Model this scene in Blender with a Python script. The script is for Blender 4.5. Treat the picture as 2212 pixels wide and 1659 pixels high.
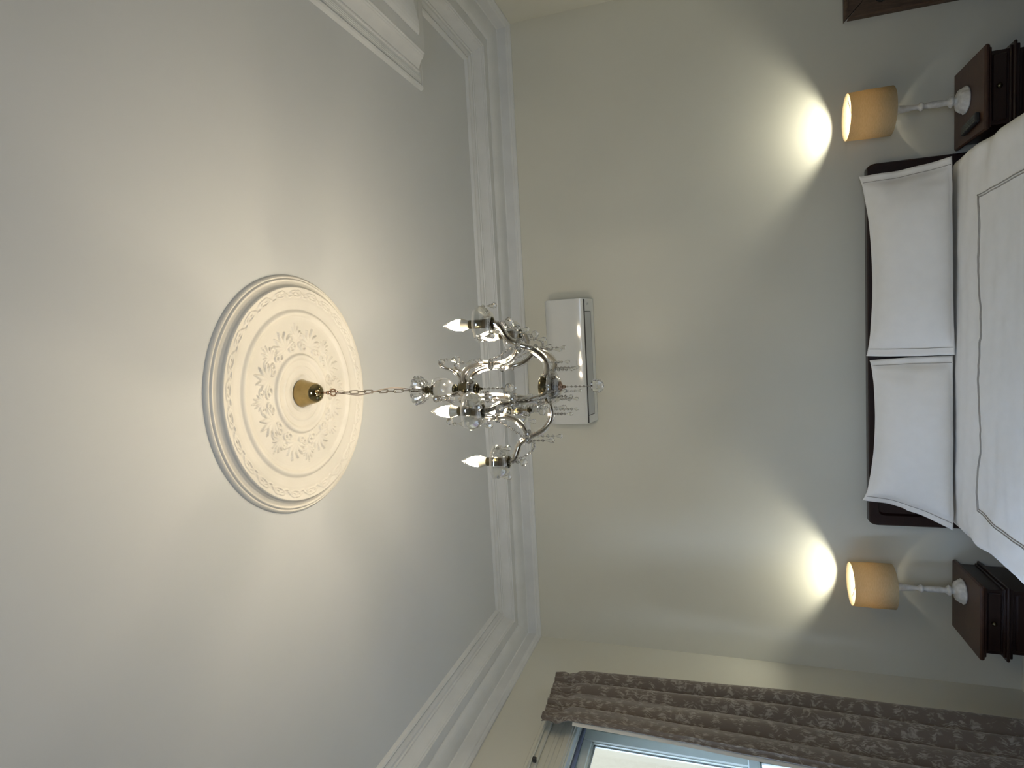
import bpy, math, random
from math import sin, cos, pi, radians, sqrt
from mathutils import Vector, Matrix, noise

for o in list(bpy.data.objects):
    bpy.data.objects.remove(o)
scene = bpy.context.scene
col = scene.collection
random.seed(7)

# ------------------------------------------------------------------ camera
# the phone was held sideways: the picture's left edge points to the ceiling
UP_R = Vector((0.99553614, 0.09077084, -0.02585433))
UP_U = Vector((0.05311522, -0.31239265, 0.94846698))
UP_F = Vector((-0.07801644, 0.94560641, 0.31581949))
cam_d = bpy.data.cameras.new('camera')
cam = bpy.data.objects.new('camera', cam_d)
col.objects.link(cam)
X, Y, Z = -UP_U, UP_R, -UP_F
m = Matrix(((X.x, Y.x, Z.x, 0.0), (X.y, Y.y, Z.y, 0.0), (X.z, Y.z, Z.z, 1.88), (0, 0, 0, 1)))
cam.matrix_world = m
cam_d.sensor_fit = 'HORIZONTAL'
cam_d.sensor_width = 36.0
cam_d.lens = 36.0 * 1296.0 / 2212.0
cam_d.clip_start = 0.02
scene.camera = cam

# ------------------------------------------------------------------ world, sun, exposure
SKY = 13.0
SUN = 1.5
BULB = 600.0
LAMP = 480.0
w = bpy.data.worlds.new('sky'); scene.world = w
w.use_nodes = True
nt = w.node_tree
bg = nt.nodes['Background']
tc = nt.nodes.new('ShaderNodeTexCoord')
sp = nt.nodes.new('ShaderNodeSeparateXYZ')
rp = nt.nodes.new('ShaderNodeValToRGB')
rp.color_ramp.elements[0].position = 0.0; rp.color_ramp.elements[0].color = (0.80, 0.94, 1.16, 1)
rp.color_ramp.elements[1].position = 0.7; rp.color_ramp.elements[1].color = (0.66, 0.90, 1.38, 1)
nt.links.new(tc.outputs['Generated'], sp.inputs[0])
nt.links.new(sp.outputs['Z'], rp.inputs[0])
nt.links.new(rp.outputs['Color'], bg.inputs['Color'])
bg.inputs['Strength'].default_value = SKY

sun_d = bpy.data.lights.new('sun', 'SUN'); sun_d.energy = SUN; sun_d.angle = radians(0.6)
sun_d.color = (1.0, 0.93, 0.78)
sun = bpy.data.objects.new('sun', sun_d); col.objects.link(sun)
sun.rotation_euler = Vector((-0.72, 0.22, -0.85)).to_track_quat('-Z', 'Y').to_euler()
sun.location = (4, -2, 8)

def portal(name, loc, rot, sx, sy):
    d = bpy.data.lights.new(name, 'AREA'); d.shape = 'RECTANGLE'; d.size = sx; d.size_y = sy
    d.cycles.is_portal = True
    o = bpy.data.objects.new(name, d); col.objects.link(o); o.location = loc; o.rotation_euler = rot
portal('portal_side', (-2.275, 2.405, 1.70), (0, -pi/2, 0), 1.80, 1.31)
portal('portal_rear', (-0.05, -1.82, 2.10), (pi/2, 0, 0), 1.3, 0.7)
vs = scene.view_settings
vs.view_transform = 'Standard'; vs.look = 'None'; vs.exposure = 0.0; vs.gamma = 1.0
vs.use_curve_mapping = False
try:
    scene.cycles.max_bounces = 14
    scene.cycles.transmission_bounces = 12
    scene.cycles.transparent_max_bounces = 24
    scene.cycles.glossy_bounces = 6
    scene.cycles.diffuse_bounces = 6
    scene.cycles.sample_clamp_indirect = 4.0
    scene.cycles.use_denoising = True
    scene.cycles.caustics_refractive = False
    scene.cycles.caustics_reflective = False
    scene.cycles.blur_glossy = 0.2
except Exception:
    pass

# ------------------------------------------------------------------ materials
def new_mat(name):
    mt = bpy.data.materials.new(name); mt.use_nodes = True
    return mt, mt.node_tree, mt.node_tree.nodes['Principled BSDF']

def noise_mix(nt, c1, c2, scale, detail=4, vec=None, lo=0.35, hi=0.65, distortion=0.0):
    tx = nt.nodes.new('ShaderNodeTexNoise'); tx.inputs['Scale'].default_value = scale
    tx.inputs['Detail'].default_value = detail; tx.inputs['Distortion'].default_value = distortion
    if vec is None:
        t = nt.nodes.new('ShaderNodeTexCoord'); vec = t.outputs['Object']
    nt.links.new(vec, tx.inputs['Vector'])
    r = nt.nodes.new('ShaderNodeValToRGB')
    r.color_ramp.elements[0].position = lo; r.color_ramp.elements[0].color = (*c1, 1)
    r.color_ramp.elements[1].position = hi; r.color_ramp.elements[1].color = (*c2, 1)
    nt.links.new(tx.outputs['Fac'], r.inputs['Fac'])
    return r.outputs['Color'], tx.outputs['Fac']

def mat_plain(name, c1, c2=None, rough=0.6, scale=30, bump=0.0, bump_scale=200, metallic=0.0, spec=0.5, dist=0.002, coat=0.0):
    mt, nt, b = new_mat(name)
    c2 = c2 or tuple(x * 0.94 for x in c1)
    c, _ = noise_mix(nt, c1, c2, scale)
    nt.links.new(c, b.inputs['Base Color'])
    b.inputs['Roughness'].default_value = rough
    b.inputs['Metallic'].default_value = metallic
    b.inputs['Specular IOR Level'].default_value = spec
    b.inputs['Coat Weight'].default_value = coat
    if bump:
        t = nt.nodes.new('ShaderNodeTexCoord')
        n = nt.nodes.new('ShaderNodeTexNoise'); n.inputs['Scale'].default_value = bump_scale; n.inputs['Detail'].default_value = 3
        nt.links.new(t.outputs['Object'], n.inputs['Vector'])
        bp = nt.nodes.new('ShaderNodeBump'); bp.inputs['Strength'].default_value = bump; bp.inputs['Distance'].default_value = dist
        nt.links.new(n.outputs['Fac'], bp.inputs['Height']); nt.links.new(bp.outputs[0], b.inputs['Normal'])
    return mt

def mat_wood(name, c1, c2, rough=0.35, scale=3.0, stretch=(1, 12, 12), coat=0.2):
    mt, nt, b = new_mat(name)
    t = nt.nodes.new('ShaderNodeTexCoord'); mp = nt.nodes.new('ShaderNodeMapping')
    mp.inputs['Scale'].default_value = stretch
    nt.links.new(t.outputs['Object'], mp.inputs['Vector'])
    c, f = noise_mix(nt, c1, c2, scale, 8, mp.outputs[0], 0.3, 0.7, 1.2)
    nt.links.new(c, b.inputs['Base Color']); b.inputs['Roughness'].default_value = rough
    b.inputs['Coat Weight'].default_value = coat
    bp = nt.nodes.new('ShaderNodeBump'); bp.inputs['Strength'].default_value = 0.15; bp.inputs['Distance'].default_value = 0.001
    nt.links.new(f, bp.inputs['Height']); nt.links.new(bp.outputs[0], b.inputs['Normal'])
    return mt

def mat_thin_glass(name, tint=(1, 1, 1), base=0.08, edge=0.9, rough=0.0):
    # clear thin-walled glass: lets light straight through, reflects more at grazing angles
    mt = bpy.data.materials.new(name); mt.use_nodes = True
    nt = mt.node_tree; nt.nodes.clear()
    out = nt.nodes.new('ShaderNodeOutputMaterial')
    tr = nt.nodes.new('ShaderNodeBsdfTransparent'); tr.inputs[0].default_value = (*tint, 1)
    gl = nt.nodes.new('ShaderNodeBsdfGlossy'); gl.inputs['Roughness'].default_value = rough
    gl.inputs['Color'].default_value = (1, 1, 1, 1)
    lw = nt.nodes.new('ShaderNodeLayerWeight'); lw.inputs['Blend'].default_value = 0.35
    mr = nt.nodes.new('ShaderNodeMapRange')
    mr.inputs['To Min'].default_value = base; mr.inputs['To Max'].default_value = edge
    nt.links.new(lw.outputs['Facing'], mr.inputs['Value'])
    mx = nt.nodes.new('ShaderNodeMixShader')
    nt.links.new(mr.outputs[0], mx.inputs[0]); nt.links.new(tr.outputs[0], mx.inputs[1]); nt.links.new(gl.outputs[0], mx.inputs[2])
    nt.links.new(mx.outputs[0], out.inputs[0])
    return mt

def mat_crystal(name, rough=0.0):
    mt, nt, b = new_mat(name)
    b.inputs['Base Color'].default_value = (1, 1, 1, 1)
    b.inputs['Transmission Weight'].default_value = 1.0
    b.inputs['Roughness'].default_value = rough
    b.inputs['IOR'].default_value = 1.55
    t = nt.nodes.new('ShaderNodeTexCoord')
    n = nt.nodes.new('ShaderNodeTexNoise'); n.inputs['Scale'].default_value = 90
    nt.links.new(t.outputs['Object'], n.inputs['Vector'])
    bp = nt.nodes.new('ShaderNodeBump'); bp.inputs['Strength'].default_value = 0.08; bp.inputs['Distance'].default_value = 0.001
    nt.links.new(n.outputs['Fac'], bp.inputs['Height']); nt.links.new(bp.outputs[0], b.inputs['Normal'])
    return mt

def mat_emit(name, c, s):
    mt = bpy.data.materials.new(name); mt.use_nodes = True
    nt = mt.node_tree; nt.nodes.clear()
    out = nt.nodes.new('ShaderNodeOutputMaterial'); e = nt.nodes.new('ShaderNodeEmission')
    e.inputs[0].default_value = (*c, 1); e.inputs[1].default_value = s
    nt.links.new(e.outputs[0], out.inputs[0])
    return mt

M = {}
M['wall'] = mat_plain('greige_wall_paint', (0.59, 0.59, 0.525), (0.58, 0.58, 0.515), 0.55, 3, 0.06, 260)
M['ceiling'] = mat_plain('white_ceiling_paint', (0.565, 0.592, 0.612), (0.555, 0.582, 0.602), 0.7, 3, 0.03, 300)
M['cornice'] = mat_plain('white_plaster_cornice', (0.61, 0.635, 0.65), None, 0.5, 8, 0.03, 150)
M['rose'] = mat_plain('plaster_rose', (0.67, 0.655, 0.61), (0.64, 0.625, 0.58), 0.6, 12, 0.05, 120)
M['trim'] = mat_plain('cream_gloss_trim', (0.60, 0.60, 0.52), None, 0.3, 6)
M['winframe'] = mat_plain('white_window_paint', (0.66, 0.70, 0.64), None, 0.35, 10)
M['blackgap'] = mat_plain('gap_shade', (0.02, 0.02, 0.025), None, 0.6, 20)
M['blind'] = mat_plain('grey_blue_blind', (0.20, 0.22, 0.30), (0.17, 0.19, 0.27), 0.7, 40)
M['floor'] = mat_wood('floor_boards', (0.09, 0.05, 0.03), (0.16, 0.10, 0.06), 0.35, 2, (1, 10, 1))
M['bedwood'] = mat_wood('dark_mahogany', (0.010, 0.003, 0.003), (0.020, 0.006, 0.005), 0.35, 4, (3, 14, 14), 0.15)
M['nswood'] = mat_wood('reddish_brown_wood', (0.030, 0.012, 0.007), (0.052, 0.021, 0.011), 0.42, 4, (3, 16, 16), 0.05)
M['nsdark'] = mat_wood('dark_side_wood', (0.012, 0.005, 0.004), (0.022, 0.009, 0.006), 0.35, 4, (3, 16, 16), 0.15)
M['framewood'] = mat_wood('rustic_frame_wood', (0.045, 0.026, 0.018), (0.11, 0.07, 0.045), 0.6, 5, (14, 14, 2), 0.0)
M['linen'] = mat_plain('white_cotton', (0.90, 0.885, 0.85), (0.88, 0.865, 0.83), 0.85, 20, 0.12, 900, spec=0.2, dist=0.0006)
M['stitch'] = mat_plain('grey_stitching', (0.36, 0.34, 0.31), None, 0.9, 60)
M['lampwhite'] = mat_plain('distressed_white_paint', (0.66, 0.66, 0.64), (0.50, 0.50, 0.48), 0.45, 45, 0.2, 90)
M['plastic'] = mat_plain('white_plastic', (0.62, 0.645, 0.65), (0.61, 0.635, 0.64), 0.07, 4, spec=0.3)
M['plasticgrey'] = mat_plain('grey_plastic', (0.40, 0.43, 0.45), None, 0.3, 8)
M['darkline'] = mat_plain('dark_gap', (0.03, 0.03, 0.035), None, 0.6, 20)
M['black'] = mat_plain('black_plastic', (0.02, 0.022, 0.022), None, 0.4, 20)
M['keys'] = mat_plain('grey_keys', (0.10, 0.11, 0.10), None, 0.5, 20)
M['brass'] = mat_plain('polished_brass', (0.40, 0.31, 0.15), (0.30, 0.23, 0.11), 0.12, 20, metallic=1.0)
M['bronze'] = mat_plain('antique_brass', (0.13, 0.112, 0.065), (0.08, 0.068, 0.04), 0.24, 30, metallic=1.0)
M['copper'] = mat_plain('coppery_brass', (0.48, 0.33, 0.24), None, 0.25, 30, metallic=1.0)
M['chain'] = mat_plain('dull_chain_metal', (0.20, 0.17, 0.13), None, 0.3, 30, metallic=1.0)
M['cord'] = mat_plain('pale_flex', (0.34, 0.29, 0.25), None, 0.5, 30)
M['silver'] = mat_plain('silver_gilt_rod', (0.60, 0.53, 0.42), (0.36, 0.32, 0.27), 0.12, 40, metallic=1.0)
M['glass'] = mat_thin_glass('clear_tube_glass', (0.97, 0.97, 0.96), 0.10, 0.95, 0.02)
M['cupglass'] = mat_thin_glass('clear_cup_glass', (0.95, 0.96, 0.95), 0.20, 1.0, 0.03)
M['bulbglass'] = mat_thin_glass('bulb_glass', (0.99, 0.98, 0.96), 0.06, 0.8, 0.02)
M['pane'] = mat_thin_glass('window_glass', (0.97, 0.98, 0.98), 0.02, 0.22)
M['crystal'] = mat_crystal('cut_crystal')
M['frostball'] = mat_crystal('crackled_glass', 0.18)
M['wire'] = mat_plain('thin_wire', (0.25, 0.23, 0.2), None, 0.3, 20, metallic=1.0)
M['bulbglow'] = mat_emit('candle_bulb_glow', (1.0, 0.84, 0.61), BULB)
M['lampglow'] = mat_emit('lamp_bulb_glow', (1.0, 0.94, 0.74), LAMP)
M['bulbbase'] = mat_plain('cream_bulb_collar', (0.75, 0.68, 0.52), None, 0.4, 30)
M['render'] = mat_plain('cream_render', (0.088, 0.069, 0.036), (0.082, 0.064, 0.033), 0.9, 1)
M['ground'] = mat_plain('paving', (0.075, 0.07, 0.065), (0.055, 0.052, 0.05), 0.9, 2)
# white translucent lamp shade cloth
mt = bpy.data.materials.new('shade_linen'); mt.use_nodes = True
nt = mt.node_tree; nt.nodes.clear()
out = nt.nodes.new('ShaderNodeOutputMaterial')
df = nt.nodes.new('ShaderNodeBsdfDiffuse'); tl = nt.nodes.new('ShaderNodeBsdfTranslucent')
t = nt.nodes.new('ShaderNodeTexCoord'); mp = nt.nodes.new('ShaderNodeMapping'); mp.inputs['Scale'].default_value = (1, 1, 6)
nt.links.new(t.outputs['Object'], mp.inputs['Vector'])
c, _ = noise_mix(nt, (0.66, 0.54, 0.33), (0.74, 0.62, 0.40), 60, 5, mp.outputs[0])
c2, _ = noise_mix(nt, (0.36, 0.27, 0.15), (0.41, 0.305, 0.175), 60, 5, mp.outputs[0])
nt.links.new(c, df.inputs[0]); nt.links.new(c2, tl.inputs[0])
mx = nt.nodes.new('ShaderNodeMixShader'); mx.inputs[0].default_value = 0.5
nt.links.new(df.outputs[0], mx.inputs[1]); nt.links.new(tl.outputs[0], mx.inputs[2]); nt.links.new(mx.outputs[0], out.inputs[0])
M['shade'] = mt
# damask curtain
mt, nt, b = new_mat('damask_curtain')
t = nt.nodes.new('ShaderNodeTexCoord')
nz = nt.nodes.new('ShaderNodeTexNoise'); nz.inputs['Scale'].default_value = 16; nz.inputs['Detail'].default_value = 3
nt.links.new(t.outputs['UV'], nz.inputs['Vector'])
ad = nt.nodes.new('ShaderNodeMixRGB'); ad.blend_type = 'ADD'; ad.inputs[0].default_value = 0.09
nt.links.new(t.outputs['UV'], ad.inputs[1]); nt.links.new(nz.outputs['Color'], ad.inputs[2])
vo = nt.nodes.new('ShaderNodeTexVoronoi'); vo.feature = 'F1'; vo.inputs['Scale'].default_value = 26
nt.links.new(ad.outputs[0], vo.inputs['Vector'])
wv = nt.nodes.new('ShaderNodeTexWave'); wv.inputs['Scale'].default_value = 22; wv.inputs['Distortion'].default_value = 4.5
wv.inputs['Detail'].default_value = 2
nt.links.new(ad.outputs[0], wv.inputs['Vector'])
mm = nt.nodes.new('ShaderNodeMath'); mm.operation = 'MULTIPLY_ADD'; mm.inputs[1].default_value = 0.34
nt.links.new(wv.outputs['Fac'], mm.inputs[0]); nt.links.new(vo.outputs['Distance'], mm.inputs[2])
r = nt.nodes.new('ShaderNodeValToRGB')
r.color_ramp.elements[0].position = 0.30; r.color_ramp.elements[0].color = (0.27, 0.25, 0.22, 1)
r.color_ramp.elements[1].position = 0.68; r.color_ramp.elements[1].color = (0.125, 0.103, 0.085, 1)
nt.links.new(mm.outputs[0], r.inputs['Fac']); nt.links.new(r.outputs[0], b.inputs['Base Color'])
b.inputs['Roughness'].default_value = 0.75; b.inputs['Specular IOR Level'].default_value = 0.3
b.inputs['Sheen Weight'].default_value = 0.3
M['curtain'] = mt
M['lining'] = mat_plain('curtain_lining', (0.62, 0.62, 0.58), None, 0.9, 30)
# brick
mt, nt, b = new_mat('purple_brick')
t = nt.nodes.new('ShaderNodeTexCoord'); mp = nt.nodes.new('ShaderNodeMapping')
mp.inputs['Rotation'].default_value = (0, pi / 2, 0)
sx = nt.nodes.new('ShaderNodeSeparateXYZ'); cx_ = nt.nodes.new('ShaderNodeCombineXYZ')
nt.links.new(t.outputs['Object'], sx.inputs[0]); nt.links.new(sx.outputs['Y'], cx_.inputs['X']); nt.links.new(sx.outputs['Z'], cx_.inputs['Y'])
br = nt.nodes.new('ShaderNodeTexBrick'); br.inputs['Scale'].default_value = 4.3
br.inputs['Color1'].default_value = (0.055, 0.024, 0.028, 1); br.inputs['Color2'].default_value = (0.036, 0.018, 0.024, 1)
br.inputs['Mortar'].default_value = (0.08, 0.07, 0.062, 1); br.inputs['Mortar Size'].default_value = 0.012
nt.links.new(cx_.outputs[0], br.inputs['Vector']); nt.links.new(br.outputs['Color'], b.inputs['Base Color']); b.inputs['Roughness'].default_value = 0.9
M['brick'] = mt

# ------------------------------------------------------------------ mesh building
class MB:
    def __init__(self):
        self.v = []; self.f = []; self.mi = []; self.sm = []
    def add(self, vs_, fs_, mi=0, smooth=True):
        o = len(self.v)
        self.v += [tuple(p) for p in vs_]
        for f in fs_:
            self.f.append(tuple(i + o for i in f)); self.mi.append(mi); self.sm.append(smooth)
    def box(self, x0, x1, y0, y1, z0, z1, mi=0):
        vs_ = [(x, y, z) for z in (z0, z1) for y in (y0, y1) for x in (x0, x1)]
        fs_ = [(0, 2, 3, 1), (4, 5, 7, 6), (0, 1, 5, 4), (2, 6, 7, 3), (0, 4, 6, 2), (1, 3, 7, 5)]
        self.add(vs_, fs_, mi, False)
    def bbox(self, x0, x1, y0, y1, z0, z1, b=0.004, mi=0):
        # box with chamfered edges
        vs_ = []; idx = {}
        for sx_ in (0, 1):
            for sy_ in (0, 1):
                for sz_ in (0, 1):
                    P = [(x0, x1)[sx_], (y0, y1)[sy_], (z0, z1)[sz_]]
                    S = [(1, -1)[sx_], (1, -1)[sy_], (1, -1)[sz_]]
                    for a in range(3):
                        q = [P[i] + (S[i] * b if i != a else 0) for i in range(3)]
                        idx[(sx_, sy_, sz_, a)] = len(vs_); vs_.append(tuple(q))
        fs_ = []
        for a in range(3):
            u, v_ = [i for i in range(3) if i != a]
            for s in (0, 1):
                ring = []
                for (p, q) in ((0, 0), (1, 0), (1, 1), (0, 1)):
                    k = [0, 0, 0]; k[a] = s; k[u] = p; k[v_] = q
                    ring.append(idx[(*k, a)])
                fs_.append(tuple(ring))
        for a in range(3):
            u, v_ = [i for i in range(3) if i != a]
            for p in (0, 1):
                for q in (0, 1):
                    k0 = [0, 0, 0]; k1 = [0, 0, 0]
                    k0[u] = k1[u] = p; k0[v_] = k1[v_] = q; k1[a] = 1
                    fs_.append((idx[(*k0, u)], idx[(*k1, u)], idx[(*k1, v_)], idx[(*k0, v_)]))
        for k in [(a, b_, c_) for a in (0, 1) for b_ in (0, 1) for c_ in (0, 1)]:
            fs_.append((idx[(*k, 0)], idx[(*k, 1)], idx[(*k, 2)]))
        self.add(vs_, fs_, mi, False)
    def lathe(self, prof, c=(0, 0, 0), n=32, mi=0, smooth=True, rfun=None):
        vs_ = []; fs_ = []
        for k, (r_, z_) in enumerate(prof):
            for i in range(n):
                a = 2 * pi * i / n
                rr = max(r_, 1e-5) * (rfun(a, k) if rfun else 1)
                vs_.append((c[0] + rr * cos(a), c[1] + rr * sin(a), c[2] + z_))
        for k in range(len(prof) - 1):
            for i in range(n):
                j = (i + 1) % n
                fs_.append((k * n + i, k * n + j, (k + 1) * n + j, (k + 1) * n + i))
        self.add(vs_, fs_, mi, smooth)
    def tube(self, path, r_, n=10, mi=0, closed=False, caps=True, smooth=True):
        P = [Vector(p) for p in path]; N = len(P)
        rs = r_ if isinstance(r_, (list, tuple)) else [r_] * N
        vs_ = []; fs_ = []; prev = None
        for i in range(N):
            if closed: t_ = P[(i + 1) % N] - P[i - 1]
            else: t_ = P[min(i + 1, N - 1)] - P[max(i - 1, 0)]
            t_.normalize()
            if prev is None:
                a = Vector((0, 0, 1)) if abs(t_.z) < 0.9 else Vector((1, 0, 0))
                nrm = (a - t_ * a.dot(t_)).normalized()
            else:
                nrm = (prev - t_ * prev.dot(t_)).normalized()
            prev = nrm; bi = t_.cross(nrm)
            for k in range(n):
                a = 2 * pi * k / n
                vs_.append(P[i] + (nrm * cos(a) + bi * sin(a)) * rs[i])
        L = N if closed else N - 1
        for i in range(L):
            for k in range(n):
                j = (k + 1) % n; i2 = (i + 1) % N
                fs_.append((i * n + k, i2 * n + k, i2 * n + j, i * n + j))
        if caps and not closed:
            fs_.append(tuple(range(n))[::-1]); fs_.append(tuple((N - 1) * n + k for k in range(n)))
        self.add(vs_, fs_, mi, smooth)
    def ball(self, c, r_, n=10, mi=0, sz=1.0, smooth=True):
        m_ = max(4, n // 2 + 1)
        prof = [(r_ * sin(pi * i / m_), -r_ * sz * cos(pi * i / m_)) for i in range(m_ + 1)]
        self.lathe(prof, c, n, mi, smooth)
    def extrude(self, prof, axis, a0, a1, mi=0, smooth=False):
        # prof: closed 2D polygon; axis 'x' -> prof=(y,z)
        n = len(prof); vs_ = []
        for a in (a0, a1):
            for (p, q) in prof:
                vs_.append((a, p, q) if axis == 'x' else ((p, a, q) if axis == 'y' else (p, q, a)))
        fs_ = [(i, (i + 1) % n, n + (i + 1) % n, n + i) for i in range(n)]
        self.add(vs_, fs_, mi, smooth)
        self.add(vs_, [tuple(range(n))[::-1], tuple(range(n, 2 * n))], mi, False)
    def build(self, name, mats, parent=None, loc=None, uv=None):
        me = bpy.data.meshes.new(name)
        me.from_pydata(self.v, [], self.f)
        mats = mats if isinstance(mats, (list, tuple)) else [mats]
        for m_ in mats: me.materials.append(m_)
        me.polygons.foreach_set('material_index', self.mi)
        me.polygons.foreach_set('use_smooth', self.sm)
        me.update()
        import bmesh
        bm = bmesh.new(); bm.from_mesh(me)
        bmesh.ops.recalc_face_normals(bm, faces=bm.faces)
        bm.to_mesh(me); bm.free()
        if uv is not None:
            ul = me.uv_layers.new(name='UVMap')
            for lp in me.loops:
                ul.data[lp.index].uv = uv[lp.vertex_index]
        o = bpy.data.objects.new(name, me); col.objects.link(o)
        if parent is not None: o.parent = parent
        if loc is not None: o.location = loc
        return o

def tag(o, label, cat, group=None):
    o['label'] = label; o['category'] = cat
    if group: o['group'] = group
    return o
def thing(name, label, cat, loc=(0, 0, 0), group=None):
    o = bpy.data.objects.new(name, None); col.objects.link(o); o.location = loc
    o.empty_display_size = 0.05
    return tag(o, label, cat, group)
def struct(o):
    o['kind'] = 'structure'; return o
def smooth_path(pts, n=6):
    # Catmull-Rom
    P = [Vector(p) for p in pts]; out_ = []
    for i in range(len(P) - 1):
        p0 = P[max(i - 1, 0)]; p1 = P[i]; p2 = P[i + 1]; p3 = P[min(i + 2, len(P) - 1)]
        for k in range(n):
            t_ = k / n
            out_.append(0.5 * ((2 * p1) + (p2 - p0) * t_ + (2 * p0 - 5 * p1 + 4 * p2 - p3) * t_ * t_ + (3 * p1 - p0 - 3 * p2 + p3) * t_ ** 3))
    out_.append(P[-1])
    return out_

# ------------------------------------------------------------------ room shell
XL, XR, YB, YF, H = -2.056, 1.978, 3.80, -1.60, 3.239
BX, BY1, BY0 = 1.575, 2.557, 0.85      # chimney breast
T = 0.20
W0, W1, WZ0, WZ1 = 1.75, 3.060, 0.80, 2.600   # side window opening
mb = MB(); mb.box(XL - T, XR + T, YF - T, YB + T, -0.1, 0.0); struct(mb.build('floor', M['floor']))
mb = MB(); mb.box(XL - T, XR + T, YF - T, YB + T, H, H + 0.12); struct(mb.build('ceiling', M['ceiling']))
mb = MB(); mb.box(XL - T, XR + T, YB, YB + T, 0, H); struct(mb.build('wall_back', M['wall']))
mb = MB()
mb.box(XL - T, XL, YF - T, W0, 0, H); mb.box(XL - T, XL, W1, YB, 0, H)
mb.box(XL - T, XL, W0, W1, 0, WZ0); mb.box(XL - T, XL, W0, W1, WZ1, H)
struct(mb.build('wall_left', M['wall']))
mb = MB(); mb.box(XR, XR + T, YF - T, YB, 0, H); mb.box(BX, XR, BY0, BY1, 0, H); struct(mb.build('wall_right', M['wall']))
mb = MB()
FX0, FX1, FZ0, FZ1 = -0.70, 0.60, 1.75, 2.45  # opening for the added fill window
mb.box(XL, FX0, YF - T, YF, 0, H); mb.box(FX1, XR, YF - T, YF, 0, H)
mb.box(FX0, FX1, YF - T, YF, 0, FZ0); mb.box(FX0, FX1, YF - T, YF, FZ1, H)
struct(mb.build('wall_front', M['wall']))

OUT = [(XL, YF), (XR, YF), (XR, BY0), (BX, BY0), (BX, BY1), (XR, BY1), (XR, YB), (XL, YB)]  # CCW
def offset_poly(poly, d):
    n = len(poly); res = []
    for i in range(n):
        p0 = Vector(poly[i - 1]); p1 = Vector(poly[i]); p2 = Vector(poly[(i + 1) % n])
        e1 = (p1 - p0).normalized(); e2 = (p2 - p1).normalized()
        n1 = Vector((-e1.y, e1.x)); n2 = Vector((-e2.y, e2.x))
        res.append(p1 + (n1 + n2) * d / (1 + n1.dot(n2)))
    return res
def sweep(prof, name, mat, poly=OUT):
    mb = MB(); n = len(poly)
    rings = [[(p.x, p.y, z_) for p in offset_poly(poly, d)] for d, z_ in prof]
    for k in range(len(prof) - 1):
        for i in range(n):
            j = (i + 1) % n
            mb.add([rings[k][i], rings[k][j], rings[k + 1][j], rings[k + 1][i]], [(0, 1, 2, 3)], 0, False)
    return mb.build(name, mat)
# plaster cornice: (distance from wall, drop below the ceiling)
cp = [(0, .206), (.012, .206), (.018, .198), (.020, .190), (.026, .186), (.030, .178), (.030, .126), (.034, .121)]
for i in range(1, 9):     # hollow cove
    a = pi / 2 * i / 8
    cp.append((.034 + .100 * sin(a * .98), .119 - .036 * (1 - cos(a))))
cp += [(.136, .088), (.192, .088), (.194, .080), (.198, .079), (.201, .073), (.204, .071)]
for i in range(1, 7):
    t_ = i / 6
    cp.append((.205 + .031 * t_ ** 1.25, .070 - .039 * t_ ** .9))
cp += [(.238, .027), (.240, .031), (.246, .030), (.249, .023), (.262, .0205),
       (.264, .024), (.267, .021), (.270, .023), (.273, .019), (.276, .021), (.279, .016), (.282, .018), (.286, .013),
       (.289, .011), (.290, .018), (.297, .020), (.305, .016), (.309, .006), (.311, 0)]
struct(sweep([(d, H - h) for d, h in cp], 'trim_1', M['cornice']))
bp_ = [(0, .325), (.008, .325), (.014, .315), (.014, .295), (.020, .285), (.022, .27), (.022, 0)]
struct(sweep(bp_, 'baseboard_1', M['trim']))

# ------------------------------------------------------------------ ceiling rose
CX, CY = -0.1546, 1.7233
rose = thing('ceiling_rose', 'round cream plaster ceiling rose with leaf relief around the hanging chandelier', 'ceiling rose', (CX, CY, H))
def base_h(r_):
    P = [(0, .020), (.060, .020), (.066, .0235), (.072, .0215), (.084, .0215), (.090, .025), (.096, .022), (.112, .022), (.120, .0285), (.127, .0310), (.133, .0285), (.138, .0205),
         (.150, .0195), (.250, .0195), (.262, .0205), (.268, .0275), (.275, .030), (.281, .0275), (.287, .0225), (.300, .0235), (.318, .026), (.330, .0265), (.345, .0265), (.356, .0310), (.361, .0325), (.3645, .0285),
         (.366, .0225), (.372, .0165), (.380, .0130), (.3835, .0125), (.3845, .0165), (.388, .0175), (.391, .0140), (.392, .0105), (.397, .0125), (.401, .0095), (.404, .005), (.405, 0)]
    for i in range(len(P) - 1):
        if P[i][0] <= r_ <= P[i + 1][0]:
            t_ = (r_ - P[i][0]) / max(P[i + 1][0] - P[i][0], 1e-6)
            return P[i][1] + (P[i + 1][1] - P[i][1]) * t_
    return 0
def leaf_h(u, v):
    # palmette: v along the radius (outward) -1..1, u sideways; returns 0..1
    best = 0
    for k in range(-3, 4):
        a = k * 0.42
        L = 1.55 - 0.16 * abs(k)
        dx, dy = sin(a), cos(a)
        pu, pv = u, v + 0.75
        s_ = pu * dx + pv * dy
        if s_ < 0 or s_ > L: continue
        d_ = abs(pu * dy - pv * dx)
        wd = 0.17 * sin(pi * min(1, (s_ / L) ** 0.8 * 0.94 + 0.06)) + 0.02
        if d_ < wd:
            best = max(best, sqrt(max(0, 1 - (d_ / wd) ** 2)) * (0.55 + 0.45 * s_ / L))
    return best
def ring_h(u, v, r0, wd):
    d_ = abs(sqrt(u * u + v * v) - r0)
    return sqrt(max(0, 1 - (d_ / wd) ** 2)) if d_ < wd else 0
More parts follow.
